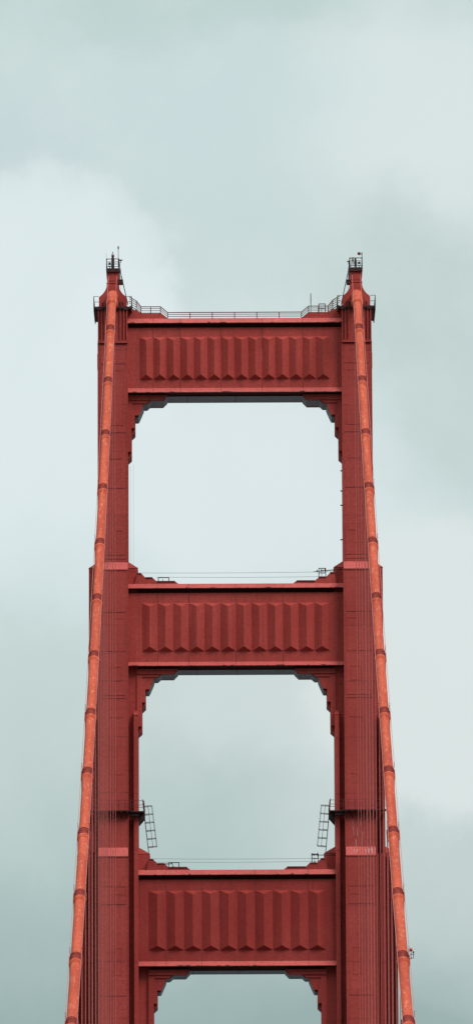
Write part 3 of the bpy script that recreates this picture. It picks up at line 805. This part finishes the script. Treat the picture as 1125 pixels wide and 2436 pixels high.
# ------------------------------------------------------------------ light
SUN_EL, SUN_AZ = 47, 42                      # azimuth: degrees to the right of straight behind the camera
sd = Vector((math.sin(R(SUN_AZ))*math.cos(R(SUN_EL)), -math.cos(R(SUN_AZ))*math.cos(R(SUN_EL)), math.sin(R(SUN_EL))))
sun = bpy.data.lights.new('sun', 'SUN'); sun.energy = 1.7; sun.angle = R(24); sun.color = (1, .96, .92)
so = bpy.data.objects.new('sun', sun); C.objects.link(so); so.rotation_euler = sd.to_track_quat('Z', 'Y').to_euler()

def srgb(c): return tuple(((v/255)/12.92 if v/255 <= .04045 else ((v/255+.055)/1.055)**2.4) for v in c)
W = bpy.data.worlds.new("World"); bpy.context.scene.world = W; W.use_nodes = True
t = NT(W.node_tree)
tc = t.n('ShaderNodeTexCoord'); dirv = tc.outputs['Generated']
n1 = t.n('ShaderNodeTexNoise', ins={'Vector': dirv, 'Scale': 20.0, 'Detail': 7.0, 'Roughness': .6})
vs = t.n('ShaderNodeVectorMath', operation='SUBTRACT', ins={0: n1.outputs[1], 1: (.5, .5, .5)})
vm = t.n('ShaderNodeVectorMath', operation='SCALE', ins={0: vs.outputs[0]}); vm.inputs[3].default_value = .042
va = t.n('ShaderNodeVectorMath', operation='ADD', ins={0: dirv, 1: vm.outputs[0]})
sp = t.n('ShaderNodeSeparateXYZ', ins={0: va.outputs[0]})
yy = t.math('MAXIMUM', sp.outputs[1], .03)
A = t.math('DIVIDE', sp.outputs[0], yy); Eo = t.math('DIVIDE', sp.outputs[2], yy)
def ae(px, py):
    d = ray(px, py); return d.x/d.y, d.z/d.y
eb, et = ae(562, 2436)[1], ae(562, 0)[1]
tt = t.math('DIVIDE', t.math('SUBTRACT', Eo, eb), et-eb, clamp=True)
base = t.ramp(tt, [(0.0, srgb((154, 177, 176))), (.14, srgb((179, 199, 197))), (.28, srgb((196, 212, 210))), (.42, srgb((208, 222, 220))),
                   (.62, srgb((203, 219, 218))), (.80, srgb((203, 220, 220))), (.92, srgb((200, 219, 217))), (1.0, srgb((194, 214, 212)))])
def blob(col, px, py, rx, ry, c, amt, soft=.5, rot=0):
    a0, e0 = ae(px, py)
    da = t.math('SUBTRACT', A, a0); de = t.math('SUBTRACT', Eo, e0)
    cr, sr = math.cos(R(rot)), math.sin(R(rot))
    u = t.math('ADD', t.math('MULTIPLY', da, cr), t.math('MULTIPLY', de, sr))
    v = t.math('SUBTRACT', t.math('MULTIPLY', de, cr), t.math('MULTIPLY', da, sr))
    u = t.math('DIVIDE', u, rx/F); v = t.math('DIVIDE', v, ry/F)
    d = t.math('SQRT', t.math('ADD', t.math('MULTIPLY', u, u), t.math('MULTIPLY', v, v)))
    k = t.n('ShaderNodeMapRange', interpolation_type='SMOOTHERSTEP', ins={0: d, 1: 1-soft, 2: 1+soft, 3: amt, 4: 0.0})
    return t.mix(k.outputs[0], col, (*srgb(c), 1))
col = base
col = blob(col, 1080, 330, 330, 330, (222, 233, 231), .85, .7)          # pale cloud, upper right
col = blob(col, 60, 330, 300, 120, (193, 211, 216), .5, .8)             # bluish gap, left
col = blob(col, 560, 300, 420, 200, (207, 224, 226), .5, .8)
col = blob(col, 1020, 930, 270, 330, (193, 211, 209), .95, .45)           # grey bank right of the head
col = blob(col, 60, 980, 430, 480, (226, 238, 240), .9, .3)             # bright cloud, left
col = blob(col, 90, 640, 230, 215, (224, 236, 238), .8, .36)
col = blob(col, 260, 700, 170, 230, (223, 235, 237), .75, .36)
col = blob(col, 330, 900, 170, 230, (226, 238, 240), .8, .3)
col = blob(col, 520, 1180, 480, 330, (224, 235, 237), .9, .6)
col = blob(col, 1080, 1900, 420, 420, (208, 220, 219), .55, .6)
col = blob(col, 1090, 1570, 340, 390, (223, 232, 231), .9, .2)         # bright cloud, lower right
col = blob(col, 60, 1500, 260, 260, (203, 220, 220), .6, .8)
col = blob(col, 60, 1760, 260, 260, (194, 211, 209), .5, .8)
col = blob(col, 600, 1700, 300, 150, (214, 225, 223), .5, .8)
n2 = t.n('ShaderNodeTexNoise', ins={'Vector': va.outputs[0], 'Scale': 55.0, 'Detail': 7.0, 'Roughness': .6})
col = t.mix(t.math('MULTIPLY', t.ramp(n2.outputs[0], [(.42, g(0)), (.72, g(1))]), t.math('MULTIPLY', t.math('POWER', tt, .7), .30)), col, (*srgb((226, 237, 236)), 1))
s0 = t.n('ShaderNodeSeparateXYZ', ins={0: dirv})
zen = t.n('ShaderNodeMapRange', interpolation_type='SMOOTHSTEP', ins={0: s0.outputs[2], 1: .30, 2: .85, 3: 1.0, 4: 2.7})   # overcast: brightest overhead
back = t.n('ShaderNodeMapRange', interpolation_type='SMOOTHSTEP', ins={0: s0.outputs[1], 1: .0, 2: .9, 3: 0.0, 4: 1.0})
low = t.n('ShaderNodeMapRange', interpolation_type='SMOOTHSTEP', ins={0: s0.outputs[2], 1: .0, 2: .6, 3: .08, 4: 1.0})
lowm = t.math('ADD', back, t.math('MULTIPLY', t.math('SUBTRACT', 1.0, back), low))
bright = t.math('MULTIPLY', zen, lowm)
sky = t.n('ShaderNodeTexSky', sky_type='NISHITA'); sky.sun_disc = False; sky.sun_elevation = R(SUN_EL); sky.sun_rotation = R(180-SUN_AZ)
skym = t.n('ShaderNodeVectorMath', operation='SCALE', ins={0: sky.outputs[0]}); skym.inputs[3].default_value = .6
mx = t.mix(.96, skym.outputs[0], t.n('ShaderNodeVectorMath', operation='SCALE', ins={0: col}).outputs[0])
mx.node.inputs[7].links[0].from_node.inputs[3].default_value = 10.0; t.put(mx.node.inputs[7].links[0].from_node.inputs[3], t.math('MULTIPLY', bright, 10.0))
bg = t.n('ShaderNodeBackground', ins={0: mx, 1: .1}); t.n('ShaderNodeOutputWorld', ins={0: bg})

sc = bpy.context.scene
sc.view_settings.view_transform = 'Standard'; sc.view_settings.look = 'None'; sc.view_settings.exposure = 0; sc.view_settings.gamma = 1
